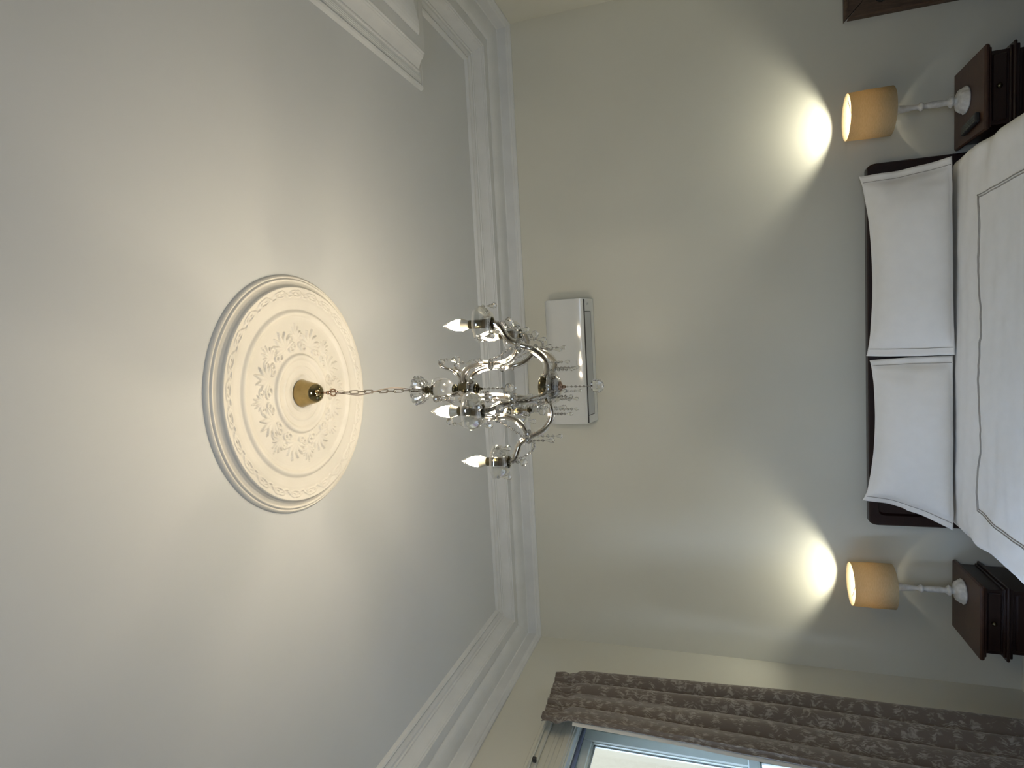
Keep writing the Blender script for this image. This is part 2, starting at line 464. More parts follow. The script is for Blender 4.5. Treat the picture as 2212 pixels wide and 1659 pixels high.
def relief(r_, a):
    h_ = 0
    if .146 < r_ < .258:
        s8 = 2 * pi / 8
        for off, kind in ((0, 0), (s8 / 2, 1)):
            aa = (a - 0.35 - off + s8 / 2) % s8 - s8 / 2
            u = aa * r_ / .050; v = (r_ - .200) / .042
            if kind == 0:
                if abs(u) < 1.6:
                    h_ = max(h_, leaf_h(u, v))
                    h_ = max(h_, 0.8 * ring_h(abs(u) - 0.62, v + 1.0, 0.22, 0.10))
            else:
                uu = u * 1.5; vv = v * 1.15
                h_ = max(h_, 0.8 * leaf_h(uu * 1.2, vv - 0.35) if abs(uu) < 1 else 0)
                h_ = max(h_, 0.7 * ring_h(abs(u) - 0.36, v + 0.80, 0.20, 0.09))
                h_ = max(h_, 0.5 * ring_h(abs(u) - 0.62, v + 0.15, 0.26, 0.08))
        return h_ * .0085
    if .322 < r_ < .357:
        n = 26; s_ = 2 * pi / n
        aa = (a + s_ / 2) % s_ - s_ / 2
        u = aa * r_ / .036; v = (r_ - .3395) / .015
        h_ = max(ring_h(u + 0.2 * v, v, 0.62, 0.20), ring_h(u - .30, v - .15, 0.25, 0.15))
        q = abs(v - 0.7 * sin(u * 2.6 + 0.8))
        if q < .22: h_ = max(h_, sqrt(1 - (q / .22) ** 2))
        return h_ * .0038
    return 0
rs_ = []
r_ = 0.0
while r_ < .405:
    rs_.append(r_)
    if .150 <= r_ < .255 or .320 <= r_ < .360: r_ += .0013
    elif r_ > .36: r_ += .001
    else: r_ += .0025
rs_.append(.405)
NA = 720
vs_ = []; fs_ = []
for r_ in rs_:
    bh = base_h(r_)
    for i in range(NA):
        a = 2 * pi * i / NA
        vs_.append((r_ * cos(a), r_ * sin(a), -(bh + relief(r_, a))))
for k in range(len(rs_) - 1):
    for i in range(NA):
        j = (i + 1) % NA
        fs_.append((k * NA + i, k * NA + j, (k + 1) * NA + j, (k + 1) * NA + i))
mb = MB(); mb.add(vs_, fs_); mb.build('plaster_disc', M['rose'], rose)

# ------------------------------------------------------------------ chandelier
ch = thing('chandelier', 'glass and brass five-arm candle chandelier hanging from the ceiling rose', 'chandelier', (CX, CY, 0))
def part(mb, name, mat, parent=ch): return mb.build(name, mat, parent)
# canopy
mb = MB()
mb.lathe([(0.002, 3.218), (.047, 3.218), (.048, 3.214), (.046, 3.209), (.0435, 3.200), (.0405, 3.190), (.0380, 3.180), (.0362, 3.171), (.0335, 3.160), (.0275, 3.149), (.017, 3.142), (.005, 3.140), (.001, 3.140)], n=40)
part(mb, 'canopy', M['brass'])
mb = MB()
mb.tube([(0, 0, 3.142), (0, 0, 3.112)], .0035, 10)
mb.lathe([(0, 3.116), (.0065, 3.116), (.0075, 3.112), (.0065, 3.108), (.0065, 3.104), (0, 3.104)], n=16)
mb.tube([(.0115 * cos(a), 0.002, 3.094 + .0115 * sin(a)) for a in [2 * pi * i / 20 for i in range(20)]], .0028, 8, closed=True)
mb.tube([(.003, .010 * cos(a), 3.087 + .010 * sin(a)) for a in [2 * pi * i / 20 for i in range(20)]], .0026, 8, closed=True)
part(mb, 'hook', M['copper'])
# chain links
zt, zb = 3.080, 2.775
NL = 11
step = (zt - zb) / NL
hl = step / 2 + .0035
def link_path(zc, ang):
    pts = []
    rr = .0052
    for k in range(20):
        a = 2 * pi * k / 20
        x_ = rr * cos(a); z_ = (hl - rr) * (1 if sin(a) > 0 else -1) + rr * sin(a)
        pts.append((x_ * cos(ang), x_ * sin(ang), zc + z_))
    return pts
l0 = MB(); l0.tube(link_path(0, 0), .0012, 6, closed=True)
lk = part(l0, 'chain_link', M['chain'])
for i in range(NL):
    o = lk if i == 0 else lk.copy()
    if i: col.objects.link(o); o.parent = ch
    o.location = (0, 0, zt - step * (i + .5)); o.rotation_euler = (0, 0, (pi / 2 if i % 2 else 0) + (.25 if i > 5 else -.1))
# flex twisted along the chain
pts = []
for i in range(60):
    t_ = i / 59
    rr = .013 * sin(pi * min(1, t_ * 1.0)) ** 0.5 if 0 < t_ < 1 else .002
    a = 2.9 + t_ * 2 * pi * 1.0
    pts.append((-rr * sin(t_ * 2 * pi) * 0.95, rr * .55 * cos(t_ * 2 * pi), 3.085 - t_ * .31))
mb = MB(); mb.tube(pts, .0017, 6); part(mb, 'flex', M['cord'])
# crown: cut glass flower
def flute(n, amp): return lambda a, k: 1 + amp * abs(sin(a * n / 2))
mb = MB()
mb.lathe([(.010, 2.742), (.020, 2.744), (.030, 2.750), (.038, 2.760), (.042, 2.770), (.043, 2.778), (.040, 2.779), (.036, 2.770), (.028, 2.758), (.018, 2.752), (.008, 2.750)], n=48, rfun=flute(12, .14), smooth=False)
part(mb, 'crown_bowl', M['crystal'])
mb = MB()
for i in range(10):
    a = 2 * pi * i / 10
    mb.ball((.041 * cos(a), .041 * sin(a), 2.768 + .008 * (i % 2)), .0055, 8, smooth=False)
    mb.ball((.030 * cos(a + .3), .030 * sin(a + .3), 2.748), .0045, 8, smooth=False)
part(mb, 'crown_beads', M['crystal'])
mb = MB()
mb.lathe([(0, 2.790), (.003, 2.790), (.004, 2.760), (.010, 2.752), (.012, 2.740), (.008, 2.732), (.013, 2.726), (.016, 2.722), (.012, 2.717), (0, 2.716)], n=24)
part(mb, 'crown_stem', M['bronze'])
# little glass hooks round the ball
for i in range(5):
    a = radians(20 + 72 * i)
    pts = smooth_path([(.014, 0, 2.722), (.027, 0, 2.728), (.036, 0, 2.722), (.041, 0, 2.708), (.039, 0, 2.700)], 5)
    mb = MB(); mb.tube([(p.x * cos(a), p.x * sin(a), p.z) for p in pts], [.0025] * len(pts), 8)
    part(mb, 'glass_hook', M['glass'])
mb = MB(); mb.ball((0, 0, 2.683), .037, 36, sz=.95); part(mb, 'glass_ball', M['frostball'])
mb = MB()
mb.lathe([(0, 2.654), (.010, 2.653), (.0165, 2.648), (.0165, 2.641), (.010, 2.638), (.009, 2.634), (.017, 2.631), (.024, 2.626), (.027, 2.618), (.028, 2.600), (.029, 2.590), (.027, 2.584), (.016, 2.580), (.013, 2.573), (0, 2.572)], n=32)
part(mb, 'upper_hub', M['bronze'])
mb = MB()
mb.lathe([(.008, 2.578), (.020, 2.578), (.030, 2.584), (.036, 2.592), (.037, 2.590), (.031, 2.580), (.020, 2.574), (.008, 2.574)], n=40, rfun=flute(10, .08))
part(mb, 'hub_dish', M['cupglass'])
mb = MB()
mb.lathe([(0, 2.574), (.017, 2.574), (.018, 2.569), (.013, 2.565), (.005, 2.562), (.005, 2.557), (.003, 2.552), (0, 2.551)], n=24)
part(mb, 'hub_cap', M['bronze'])
# lower hub
mb = MB()
mb.lathe([(0, 2.370), (.020, 2.369), (.034, 2.364), (.036, 2.356), (.035, 2.347), (.036, 2.330), (.033, 2.321), (.026, 2.315), (.016, 2.311), (0, 2.310)], n=36)
for i in range(5):
    a = radians(259.5 + 72 * i)
    mb.tube([(.028 * cos(a), .028 * sin(a), 2.343), (.046 * cos(a), .046 * sin(a), 2.344)], .0095, 14)
part(mb, 'lower_hub', M['bronze'])
mb = MB()
mb.lathe([(.010, 2.311), (.026, 2.313), (.040, 2.322), (.048, 2.336), (.049, 2.334), (.042, 2.318), (.028, 2.308), (.010, 2.306)], n=48, rfun=flute(12, .07))
part(mb, 'hub_dish', M['bulbglass'])
mb = MB()
mb.lathe([(0, 2.309), (.016, 2.309), (.017, 2.304), (.012, 2.301), (.005, 2.298), (.005, 2.293), (.003, 2.288), (0, 2.287)], n=24)
part(mb, 'hub_cap', M['copper'])

def beads(mb, p0, p1, n, r_=.004, sag=0.0, wire=True, elong=1.0):
    p0 = Vector(p0); p1 = Vector(p1); last = p0
    for i in range(n):
        t_ = (i + .5) / n
        p = p0.lerp(p1, t_); p.z -= sag * 4 * t_ * (1 - t_)
        rr = r_ * (1.0 + 0.3 * ((i * 37) % 5) / 5)
        mb.ball(p, rr, 8, 0, elong, False)
        if wire: mb.tube([last, p], .0006, 4, 1, caps=False)
        last = p
    if wire: mb.tube([last, p1], .0006, 4, 1, caps=False)
def pear(mb, p, L, r_, n=10):
    # faceted pear drop hanging from p, pointing down
    prof = [(.0008, 0), (r_ * .35, -L * .22), (r_ * .75, -L * .5), (r_, -L * .72), (r_ * .8, -L * .9), (r_ * .35, -L * .985), (.0005, -L)]
    mb.lathe(prof, p, n, 0, False)
def pendant(p, n, length, dropL, dropR, parent=ch, br=.0038):
    mb = MB(); q = (p[0], p[1], p[2] - length)
    beads(mb, p, q, n, br)
    a = mb.build('bead_string', [M['crystal'], M['wire']], parent)
    mb = MB()
    if dropL > 0: pear(mb, q, dropL, dropR)
    else: mb.ball((q[0], q[1], q[2] - dropR), dropR, 16, 0, 1, False)
    d_ = mb.build('crystal_drop', M['crystal'], a)
    return a
# centre strings
a0 = pendant((0, 0, 2.553), 5, .072, 0, .0155)
mb = MB(); mb.ball((0, 0, 2.4445), .0048, 10, 0, 1, False); part(mb, 'bead', M['crystal'])
mb = MB(); beads(mb, (0, 0, 2.290), (0, 0, 2.216), 6, .0030)
fs = mb.build('bead_string', [M['crystal'], M['wire']], ch)
mb = MB(); mb.ball((0, 0, 2.196), .0205, 16, 0, 1, False); mb.build('finial_ball', M['crystal'], fs)

# one arm with everything that belongs to it, laid out along local +X, then copied four times
def rz_path(rz, n=6): return smooth_path([(p[0], 0, p[1]) for p in rz], n)
def make_arm():
    made = []
    main = rz_path([(.040, 2.344), (.062, 2.336), (.085, 2.334), (.108, 2.344), (.132, 2.368), (.148, 2.402), (.168, 2.432), (.196, 2.444), (.214, 2.452), (.2235, 2.468)])
    mb = MB(); mb.tube(main, .0108, 16); arm = part(mb, 'arm', M['glass']); made.append(arm)
    mb = MB(); mb.tube(main, .0066, 12); mb.build('metal_rod', M['silver'], arm)
    mb = MB()   # notched glass rosette at the joint
    mb.lathe([(.011, -.008), (.019, -.004), (.020, 0), (.019, .004), (.011, .008), (.009, 0), (.011, -.008)], (.147, 0, 2.405), 30, rfun=flute(10, .12), smooth=False)
    mb.ball((.147, .015, 2.410), .006, 8, smooth=False); mb.ball((.147, -.015, 2.410), .006, 8, smooth=False)
    mb.ball((.160, .010, 2.398), .0055, 8, smooth=False); mb.ball((.136, -.010, 2.392), .0055, 8, smooth=False)
    mb.build('glass_collar', M['crystal'], arm)
    mb = MB()
    mb.lathe([(.009, 2.470), (.020, 2.468), (.033, 2.473), (.043, 2.484), (.0495, 2.500), (.051, 2.513), (.0495, 2.5125), (.047, 2.500), (.040, 2.487), (.030, 2.477), (.018, 2.473), (.009, 2.474)], (.2235, 0, 0), 44, rfun=flute(8, .05))
    mb.build('drip_cup', M['cupglass'], arm)
    mb = MB()
    mb.lathe([(0, 2.462), (.011, 2.464), (.019, 2.468), (.020, 2.471), (.0135, 2.474), (.0130, 2.505), (.0125, 2.508), (.0130, 2.5105), (.0130, 2.540), (.0105, 2.542), (0, 2.542)], (.2235, 0, 0), 24)
    mb.build('candle_socket', M['bronze'], arm)
    # scroll arm
    sc = rz_path([(.146, 2.408), (.134, 2.414), (.116, 2.424), (.098, 2.444), (.087, 2.475), (.087, 2.505), (.090, 2.532), (.085, 2.562), (.071, 2.588), (.050, 2.603), (.028, 2.606)])
    n = len(sc)
    mb = MB(); mb.tube(sc, .0100, 16); s_ = part(mb, 'scroll_arm', M['glass']); made.append(s_)
    mb = MB(); mb.tube(sc, .0056, 12); mb.build('metal_rod', M['silver'], s_)
    mb = MB()
    for zc in (2.505,):
        mb.lathe([(.0095, -.007), (.0155, -.003), (.0165, 0), (.0155, .003), (.0095, .007)], (.087, 0, zc), 24, rfun=flute(8, .12), smooth=False)
    mb.ball((.100, 0, 2.500), .0058, 8, smooth=False); mb.ball((.087, .014, 2.512), .0052, 8, smooth=False)
    mb.ball((.087, -.014, 2.498), .0052, 8, smooth=False); mb.ball((.100, .004, 2.543), .0070, 8, sz=1.5, smooth=False)
    mb.ball((.073, -.004, 2.470), .0062, 8, sz=1.4, smooth=False)
    mb.build('glass_collar', M['crystal'], s_)
    hk = rz_path([(.020, 2.618), (.040, 2.616), (.060, 2.624), (.074, 2.640), (.080, 2.656), (.088, 2.667), (.098, 2.667)])
    mb = MB(); mb.tube(hk, [.0080 - .0022 * i / len(hk) for i in range(len(hk))], 12); h_ = part(mb, 'hook_scroll', M['glass']); made.append(h_)
    mb = MB(); mb.tube(hk, .0035, 8); mb.build('metal_rod', M['silver'], h_)
    mb = MB(); mb.lathe([(0, .008), (.008, .007), (.0115, .001), (.0095, -.006), (.004, -.010), (0, -.010)], (.100, 0, 2.664), 12, smooth=False)
    mb.build('cut_tip', M['crystal'], h_)
    made.append(pendant((.108, 0, 2.658), 1, .022, .036, .0125, br=.0062))
    # bulb
    mb = MB()
    mb.lathe([(.0145, 2.556), (.0185, 2.563), (.0192, 2.571), (.0178, 2.586), (.0135, 2.602), (.0070, 2.615), (.0022, 2.622), (.0003, 2.6235)], (.2235, 0, 0), 28)
    bu = part(mb, 'bulb', M['bulbglass']); made.append(bu)
    mb = MB()
    mb.lathe([(0, 2.564), (.0140, 2.564), (.0165, 2.570), (.0158, 2.580), (.0120, 2.595), (.0060, 2.607), (0, 2.611)], (.2235, 0, 0), 20)
    mb.build('glowing_core', M['bulbglow'], bu)
    mb = MB()
    mb.lathe([(0, 2.541), (.0115, 2.541), (.0125, 2.545), (.0165, 2.556), (.0192, 2.5625), (.0175, 2.5635), (0, 2.5635)], (.2235, 0, 0), 24)
    mb.build('bulb_collar', M['bulbbase'], bu)
    # hanging crystals
    for ph, n_, L_, dl, dr in ((0.5, 1, .022, .032, .0085), (2.6, 1, .022, .032, .0085), (4.4, 1, .022, .032, .0085)):
        made.append(pendant((.2235 + .050 * cos(ph), .050 * sin(ph), 2.506), n_, L_, dl, dr, br=.0048))
    made.append(pendant((.2235, .004, 2.463), 2, .030, 0, .0125, br=.0050))
    made.append(pendant((.158, .010, 2.392), 3, .040, .030, .0075))
    made.append(pendant((.146, -.012, 2.388), 4, .062, .022, .0070))
    made.append(pendant((.080, .010, 2.326), 4, .040, .020, .0058))
    made.append(pendant((.066, -.010, 2.326), 5, .056, .016, .0050))
    mb = MB(); beads(mb, (.160, .002, 2.392), (.2235, .002, 2.462), 8, .0040, .030)
    made.append(mb.build('bead_garland', [M['crystal'], M['wire']], ch))
    mb = MB(); beads(mb, (.102, 0, 2.497), (.150, 0, 2.420), 5, .0036, .004, elong=1.7)
    made.append(mb.build('bead_garland', [M['crystal'], M['wire']], ch))
    return made
proto = make_arm()
for k in range(5):
    ang = radians(259.55 + 72 * k)
    for o in proto:
        if k == 0:
            o.rotation_euler = (0, 0, ang)
        else:
            c_ = o.copy(); col.objects.link(c_); c_.parent = ch; c_.rotation_euler = (0, 0, ang)
            for s_ in list(o.children):
                d_ = s_.copy(); col.objects.link(d_); d_.parent = c_

# ------------------------------------------------------------------ air conditioner
AX0, AX1 = -0.558, 0.212
ac = thing('air_conditioner', 'white wall-mounted split air conditioner high on the back wall behind the chandelier', 'air conditioner', ((AX0 + AX1) / 2, YB, 2.57))
def A(o): o.parent = ac; o.matrix_parent_inverse = Matrix.Translation(-Vector(ac.location)); return o
mb = MB()
prof = [(3.799, 2.862), (3.66, 2.858), (3.625, 2.842), (3.606, 2.820), (3.600, 2.795), (3.599, 2.740), (3.600, 2.690), (3.602, 2.650), (3.606, 2.626)]
for i in range(1, 7):
    a = (pi / 2) * i / 6
    prof.append((3.622 - .016 * cos(a), 2.624 - .016 * sin(a)))
body_prof = prof + [(3.635, 2.604), (3.78, 2.578), (3.799, 2.578)]
mb.extrude(body_prof, 'x', AX0 + .004, AX1 - .004, 0, True)
for x0, x1 in ((AX0, AX0 + .004), (AX1 - .004, AX1)):
    mb.extrude([(3.799, 2.858), (3.66, 2.853), (3.628, 2.838), (3.612, 2.815), (3.604, 2.74), (3.606, 2.65), (3.614, 2.618), (3.64, 2.606), (3.78, 2.581), (3.799, 2.581)], 'x', x0, x1, 0, False)
A(mb.build('housing', M['plastic']))
def under(x0, x1, s0, s1, th, mi=0):
    # strip lying on the sloping underside, s measured from front
    def P(s_): return (3.635 + .145 * s_, 2.604 - .026 * s_)
    a_, b_ = P(s0), P(s1)
    return [(a_[0], a_[1] + .001), (b_[0], b_[1] + .001), (b_[0], b_[1] - th), (a_[0], a_[1] - th)]
mb = MB(); mb.extrude(under(0, 0, -.04, .62, .003), 'x', -.505, .130, 0, False); A(mb.build('louver_flap', M['plasticgrey']))
mb = MB()
mb.extrude(under(0, 0, -.09, -.04, .0035), 'x', AX0 + .006, AX1 - .006, 0, False)
mb.extrude(under(0, 0, -.04, .62, .0035), 'x', .130, .134, 0, False)
mb.extrude(under(0, 0, -.04, .62, .0035), 'x', -.509, -.505, 0, False)
mb.extrude(under(0, 0, .62, .635, .0033), 'x', -.509, .134, 0, False)
A(mb.build('vent_gap', M['darkline']))
mb = MB(); mb.extrude(under(0, 0, .18, .30, .0036), 'x', .172, .184, 0, False); mb.extrude(under(0, 0, .34, .42, .0036), 'x', .176, .186, 0, False)
A(mb.build('indicator_panel', M['plasticgrey']))
mb = MB()
for i in range(4):
    x0 = -.190 + i * .0070
    mb.box(x0, x0 + .0050, 3.5990, 3.6020, 2.6565, 2.6582); mb.box(x0, x0 + .0014, 3.5990, 3.6020, 2.6565, 2.6625)
    mb.box(x0 + (.002 if i % 2 else 0), x0 + .0050, 3.5990, 3.6020, 2.6608, 2.6625)
A(mb.build('maker_badge', M['plasticgrey']))

# ------------------------------------------------------------------ bedside tables
NSZ = 0.653
def nightstand(x0, x1, label, cat='bedside table'):
    yf, yb = 3.415, 3.785
    xc = (x0 + x1) / 2
    t_ = thing('bedside_table', label, cat, (xc, (yf + yb) / 2, 0), 'pair of bedside tables')
    L = Vector(t_.location)
    def Bd(mb, name, mat, parent=None):
        if parent is None:
            o = mb.build(name, mat, t_); o.location = -L
        else:
            o = mb.build(name, mat, parent)
        return o
    mb = MB(); mb.bbox(x0, x1, yf, yb, NSZ - .022, NSZ, .007); mb.bbox(x0 + .012, x1 - .012, yf + .012, yb, NSZ - .032, NSZ - .021, .004)
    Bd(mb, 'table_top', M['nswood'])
    mb = MB()
    mb.box(x0 + .026, x1 - .026, yf + .034, yb, .545, NSZ - .03)
    mb.box(x0 + .030, x1 - .030, yf + .038, yb, .06, .515)
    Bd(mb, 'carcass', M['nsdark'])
    mb = MB(); mb.bbox(x0 + .002, x1 - .002, yf + .004, yb, .527, .540, .004); mb.bbox(x0 + .014, x1 - .014, yf + .016, yb, .512, .528, .003); mb.bbox(x0 + .016, x1 - .016, yf + .02, yb, .539, .549, .003)
    Bd(mb, 'waist_moulding', M['nsdark'])
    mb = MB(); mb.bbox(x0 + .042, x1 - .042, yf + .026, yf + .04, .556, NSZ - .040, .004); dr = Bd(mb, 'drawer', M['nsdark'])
    mb = MB()
    mb.lathe([(0, 0), (.006, 0), (.006, .008), (.011, .014), (.012, .020), (.008, .025), (0, .027)], (0, 0, 0), 16)
    k = mb.build('knob', M['bronze'], dr); k.rotation_euler = (pi / 2, 0, 0); k.location = (xc, yf + .027, .592)
    mb = MB(); mb.bbox(x0 + .046, x1 - .046, yf + .028, yf + .042, .10, .495, .006); mb.bbox(x0 + .09, x1 - .09, yf + .022, yf + .03, .15, .445, .006)
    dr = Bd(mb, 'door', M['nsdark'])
    mb = MB(); mb.lathe([(0, 0), (.006, 0), (.006, .008), (.011, .014), (.012, .020), (.008, .025), (0, .027)], (0, 0, 0), 16)
    k = mb.build('knob', M['bronze'], dr); k.rotation_euler = (pi / 2, 0, 0); k.location = (x0 + .075, yf + .029, .30)
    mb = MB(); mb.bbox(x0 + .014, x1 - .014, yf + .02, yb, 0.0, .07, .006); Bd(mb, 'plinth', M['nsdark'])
    return t_
nightstand(.838, 1.222, 'reddish brown wooden bedside table holding a white lamp and a black remote')
nightstand(-1.723, -1.342, 'reddish brown wooden bedside table between bed and curtain, with only a lamp on it')

# ------------------------------------------------------------------ table lamps
def table_lamp(x, y, label):
    t_ = thing('table_lamp', label, 'lamp', (x, y, NSZ), 'pair of bedside lamps')
    mb = MB()
    fl = lambda a, k: 1 + (.05 * sin(a * 9) if 3 <= k <= 6 else 0)
    mb.lathe([(0, 0), (.064, 0), (.066, .005), (.064, .010), (.058, .014), (.056, .022), (.050, .032), (.040, .038), (.028, .041), (.018, .046), (.0165, .052), (.024, .057), (.029, .063), (.024, .070), (.018, .074)], n=54, rfun=fl)
    mb.build('base', M['lampwhite'], t_)
    mb = MB()
    mb.lathe([(.018, .074), (.0135, .080), (.0160, .100), (.0175, .120), (.0150, .160), (.0115, .178), (.018, .184), (.0225, .191), (.018, .198), (.0105, .206), (.012, .222), (.017, .262), (.0205, .288), (.0215, .294), (.015, .298),
              (.022, .301), (.022, .307), (.012, .310), (.011, .317), (.029, .320), (.029, .326), (.010, .330), (.008, .345), (.0, .345)], n=28)
    mb.build('stem', M['lampwhite'], t_)
    r0, r1, z0, z1 = .120, .1165, .322, .526
    mb = MB()
    mb.lathe([(r0, z0), (r0 * .998, (z0 + z1) / 2), (r1, z1), (r1 - .0018, z1), (r0 * .998 - .0018, (z0 + z1) / 2), (r0 - .0018, z0), (r0, z0)], n=64)
    sh = mb.build('lamp_shade', M['shade'], t_)
    mb = MB()
    for k in range(3):
        a = 2 * pi * k / 3 + .5
        mb.tube([(.012 * cos(a), .012 * sin(a), .500), (r1 * cos(a) * .975, r1 * sin(a) * .975, .506)], .0014, 6)
    mb.tube([(.014 * cos(2 * pi * k / 16), .014 * sin(2 * pi * k / 16), .500) for k in range(16)], .0014, 6, closed=True)
    for k in (0, 1):
        a = pi * k
        mb.tube([(.013 * cos(a), .013 * sin(a), .335), (.040 * cos(a), .040 * sin(a), .365), (.040 * cos(a), .040 * sin(a), .470), (.012 * cos(a), .012 * sin(a), .500)], .0013, 6)
    mb.build('shade_frame', M['wire'], sh)
    mb = MB(); mb.lathe([(0, .345), (.015, .345), (.015, .362), (.014, .368), (.016, .374), (.026, .398), (.0310, .412), (.0325, .425), (.0310, .425), (.0295, .413), (0, .412)], n=24); mb.build('bulb_holder', M['lampwhite'], t_)
    mb = MB(); mb.lathe([(0.002, .413), (.0280, .413), (.029, .422), (.027, .436), (.020, .447), (.010, .454), (0, .456)], n=24)
    mb.build('bulb', M['lampglow'], t_)
    return t_
table_lamp(1.046, 3.63, 'white turned table lamp on the bedside table beside the black remote')
table_lamp(-1.460, 3.63, 'white turned table lamp on the bedside table near the curtain')

# ------------------------------------------------------------------ remote control
rm = thing('remote_control', 'black remote control lying on the bedside table beside a white lamp', 'remote control', (.905, 3.548, NSZ))
rm.rotation_euler = (0, 0, radians(6))
mb = MB(); mb.bbox(-.024, .024, -.088, .088, .0005, .020, .005); mb.build('body', M['black'], rm)
mb = MB()
for i in range(8):
    for j in range(3):
        mb.bbox(-.017 + j * .0125, -.017 + j * .0125 + .009, -.075 + i * .017, -.075 + i * .017 + .010, .0195, .0218, .001)
mb.build('buttons', M['keys'], rm)

# ------------------------------------------------------------------ bed
BXC = -.168
bed = thing('bed', 'double bed with dark mahogany headboard standing against the back wall', 'bed', (BXC, 2.7, 0))
def Bb(mb, name, mat, parent=bed):
    o = mb.build(name, mat, parent); o.location = (-BXC, -2.7, 0) if parent is bed else (0, 0, 0)
    return o
def hb_outline(x0, x1, z0, z1, r_, crown=0.0):
    pts = [(x0, z0), (x1, z0)]
    for i in range(9):
        a = pi / 2 * i / 8; pts.append((x1 - r_ * .55 + r_ * .55 * cos(a), z1 - r_ + r_ * sin(a)))
    for i in range(1, 12):
        t_ = i / 12; pts.append((x1 - r_ * .55 + (x0 - x1 + 1.1 * r_) * t_, z1 + crown * sin(pi * t_)))
    for i in range(9):
        a = pi / 2 + pi / 2 * i / 8; pts.append((x0 + r_ * .55 + r_ * .55 * cos(a), z1 - r_ + r_ * sin(a)))
    return pts
mb = MB()
o_ = hb_outline(-1.152, .816, .20, 1.066, .05, 0.0)
i_ = hb_outline(-1.095, .760, .25, 1.020, .04, 0.0)
n = len(o_)
yf_, yb_ = 3.722, 3.775
mb.add([(x, yf_ + .006, z_) for x, z_ in o_] + [(x + (-.006 if x > BXC else .006), yf_, z_ - .005) for x, z_ in o_] + [(x, yf_, z_) for x, z_ in i_] + [(x, yf_ + .016, z_) for x, z_ in [(p[0] * .99 + BXC * .01, p[1] - .004) for p in i_]] + [(x, yb_, z_) for x, z_ in o_],
       [(a * n + k, a * n + (k + 1) % n, b_ * n + (k + 1) % n, b_ * n + k) for a, b_ in ((0, 1), (1, 2), (2, 3), (0, 4)) for k in range(n)] + [tuple(range(3 * n, 4 * n)), tuple(range(4 * n, 5 * n))], 0, False)
Bb(mb, 'headboard', M['bedwood'])
mb = MB()
mb.bbox(-1.09, -1.05, 1.66, 3.715, .24, .36, .005); mb.bbox(.715, .755, 1.66, 3.715, .24, .36, .005); mb.bbox(-1.05, .715, 1.66, 1.70, .24, .36, .005)
Bb(mb, 'side_rail', M['bedwood'])
for x_, y_ in ((-1.13, 3.72), (.735, 3.72), (-1.09, 1.66), (.69, 1.66)):
    mb = MB(); mb.bbox(x_, x_ + .06, y_, y_ + .05, 0, .25 if y_ > 3 else .24, .004); Bb(mb, 'leg', M['bedwood'])
mb = MB(); mb.bbox(-1.045, .71, 1.705, 3.705, .30, .655, .04); Bb(mb, 'mattress', M['linen'])

def nz3(x, y, z_, s): return noise.noise(Vector((x * s, y * s, z_ * s)))
# duvet draped over the mattress
DX0, DX1, DY0, DY1, DZ = -1.125, .780, 1.60, 3.690, .705
def edge_map(s_, half, rad, drop):
    # s_ signed arc length from the middle -> (offset, drop)
    a_ = abs(s_); sg = 1 if s_ >= 0 else -1
    flat = half - rad
    if a_ <= flat: return sg * a_, 0.0
    q = a_ - flat; arc = rad * pi / 2
    if q <= arc: th = q / rad; return sg * (flat + rad * sin(th)), rad * (1 - cos(th))
    return sg * (half + .012 * sin((q - arc) * 20)), rad + (q - arc)
NU, NV = 190, 150
hw = (DX1 - DX0) / 2; xc = (DX0 + DX1) / 2; rad = .05
smax = hw - rad + rad * pi / 2 + .30
vs_ = []; fs_ = []
for j in range(NV + 1):
    t_ = j / NV
    for i in range(NU + 1):
        s_ = -smax + 2 * smax * i / NU
        ox, dr = edge_map(s_, hw, rad, .35)
        L_ = (DY1 - DY0) + .30
        q = t_ * L_ - .30
        if q < 0: y_ = DY0 - .02; dr2 = -q
        else: y_ = DY0 + q; dr2 = max(0, .04 - q) ** 2 / .08
        x_ = xc + ox
        d_ = max(dr, dr2) if min(dr, dr2) < .01 else max(dr, dr2)
        wr = .010 * nz3(x_, y_, 0, 2.2) + .006 * nz3(x_ * 1.0, y_ * 2.5, 3, 5) + .0025 * nz3(x_ * 2, y_, 6, 11)
        side = max(0, 1 - (hw - abs(ox)) / .30)
        wr += side * .009 * sin(y_ * 17 + 4 * nz3(x_, y_, 2, 3)) * (1 if dr < .02 else .4)
        head = max(0, 1 - (DY1 - y_) / .20)
        z_ = DZ - d_ + wr * (1 - .8 * head) - .016 * head
        if dr > .02: x_ += (1 if ox > 0 else -1) * .018 * sin(y_ * 13) * min(1, dr / .15)
        vs_.append((x_, y_, z_))
for j in range(NV):
    for i in range(NU):
        a = j * (NU + 1) + i
        fs_.append((a, a + 1, a + NU + 2, a + NU + 1))
mb = MB(); mb.add(vs_, fs_)
duv = mb.build('duvet', M['linen'])
sm = duv.modifiers.new('thick', 'SOLIDIFY'); sm.thickness = .012; sm.offset = -1
tag(duv, 'white cotton duvet with a grey stitched border spread over the bed', 'duvet')
def duv_z(x_, y_):
    ox = x_ - xc
    wr = .010 * nz3(x_, y_, 0, 2.2) + .006 * nz3(x_, y_ * 2.5, 3, 5) + .0025 * nz3(x_ * 2, y_, 6, 11)
    side = max(0, 1 - (hw - abs(ox)) / .30)
    wr += side * .009 * sin(y_ * 17 + 4 * nz3(x_, y_, 2, 3))
    return DZ + wr
pts = []
IX0, IX1, IY = -.960, .555, 3.325
for i in range(60):
    y_ = 1.9 + (IY - 1.9) * i / 59; x_ = IX1 - .018 + .010 * sin(y_ * 5) ; pts.append((x_, y_))
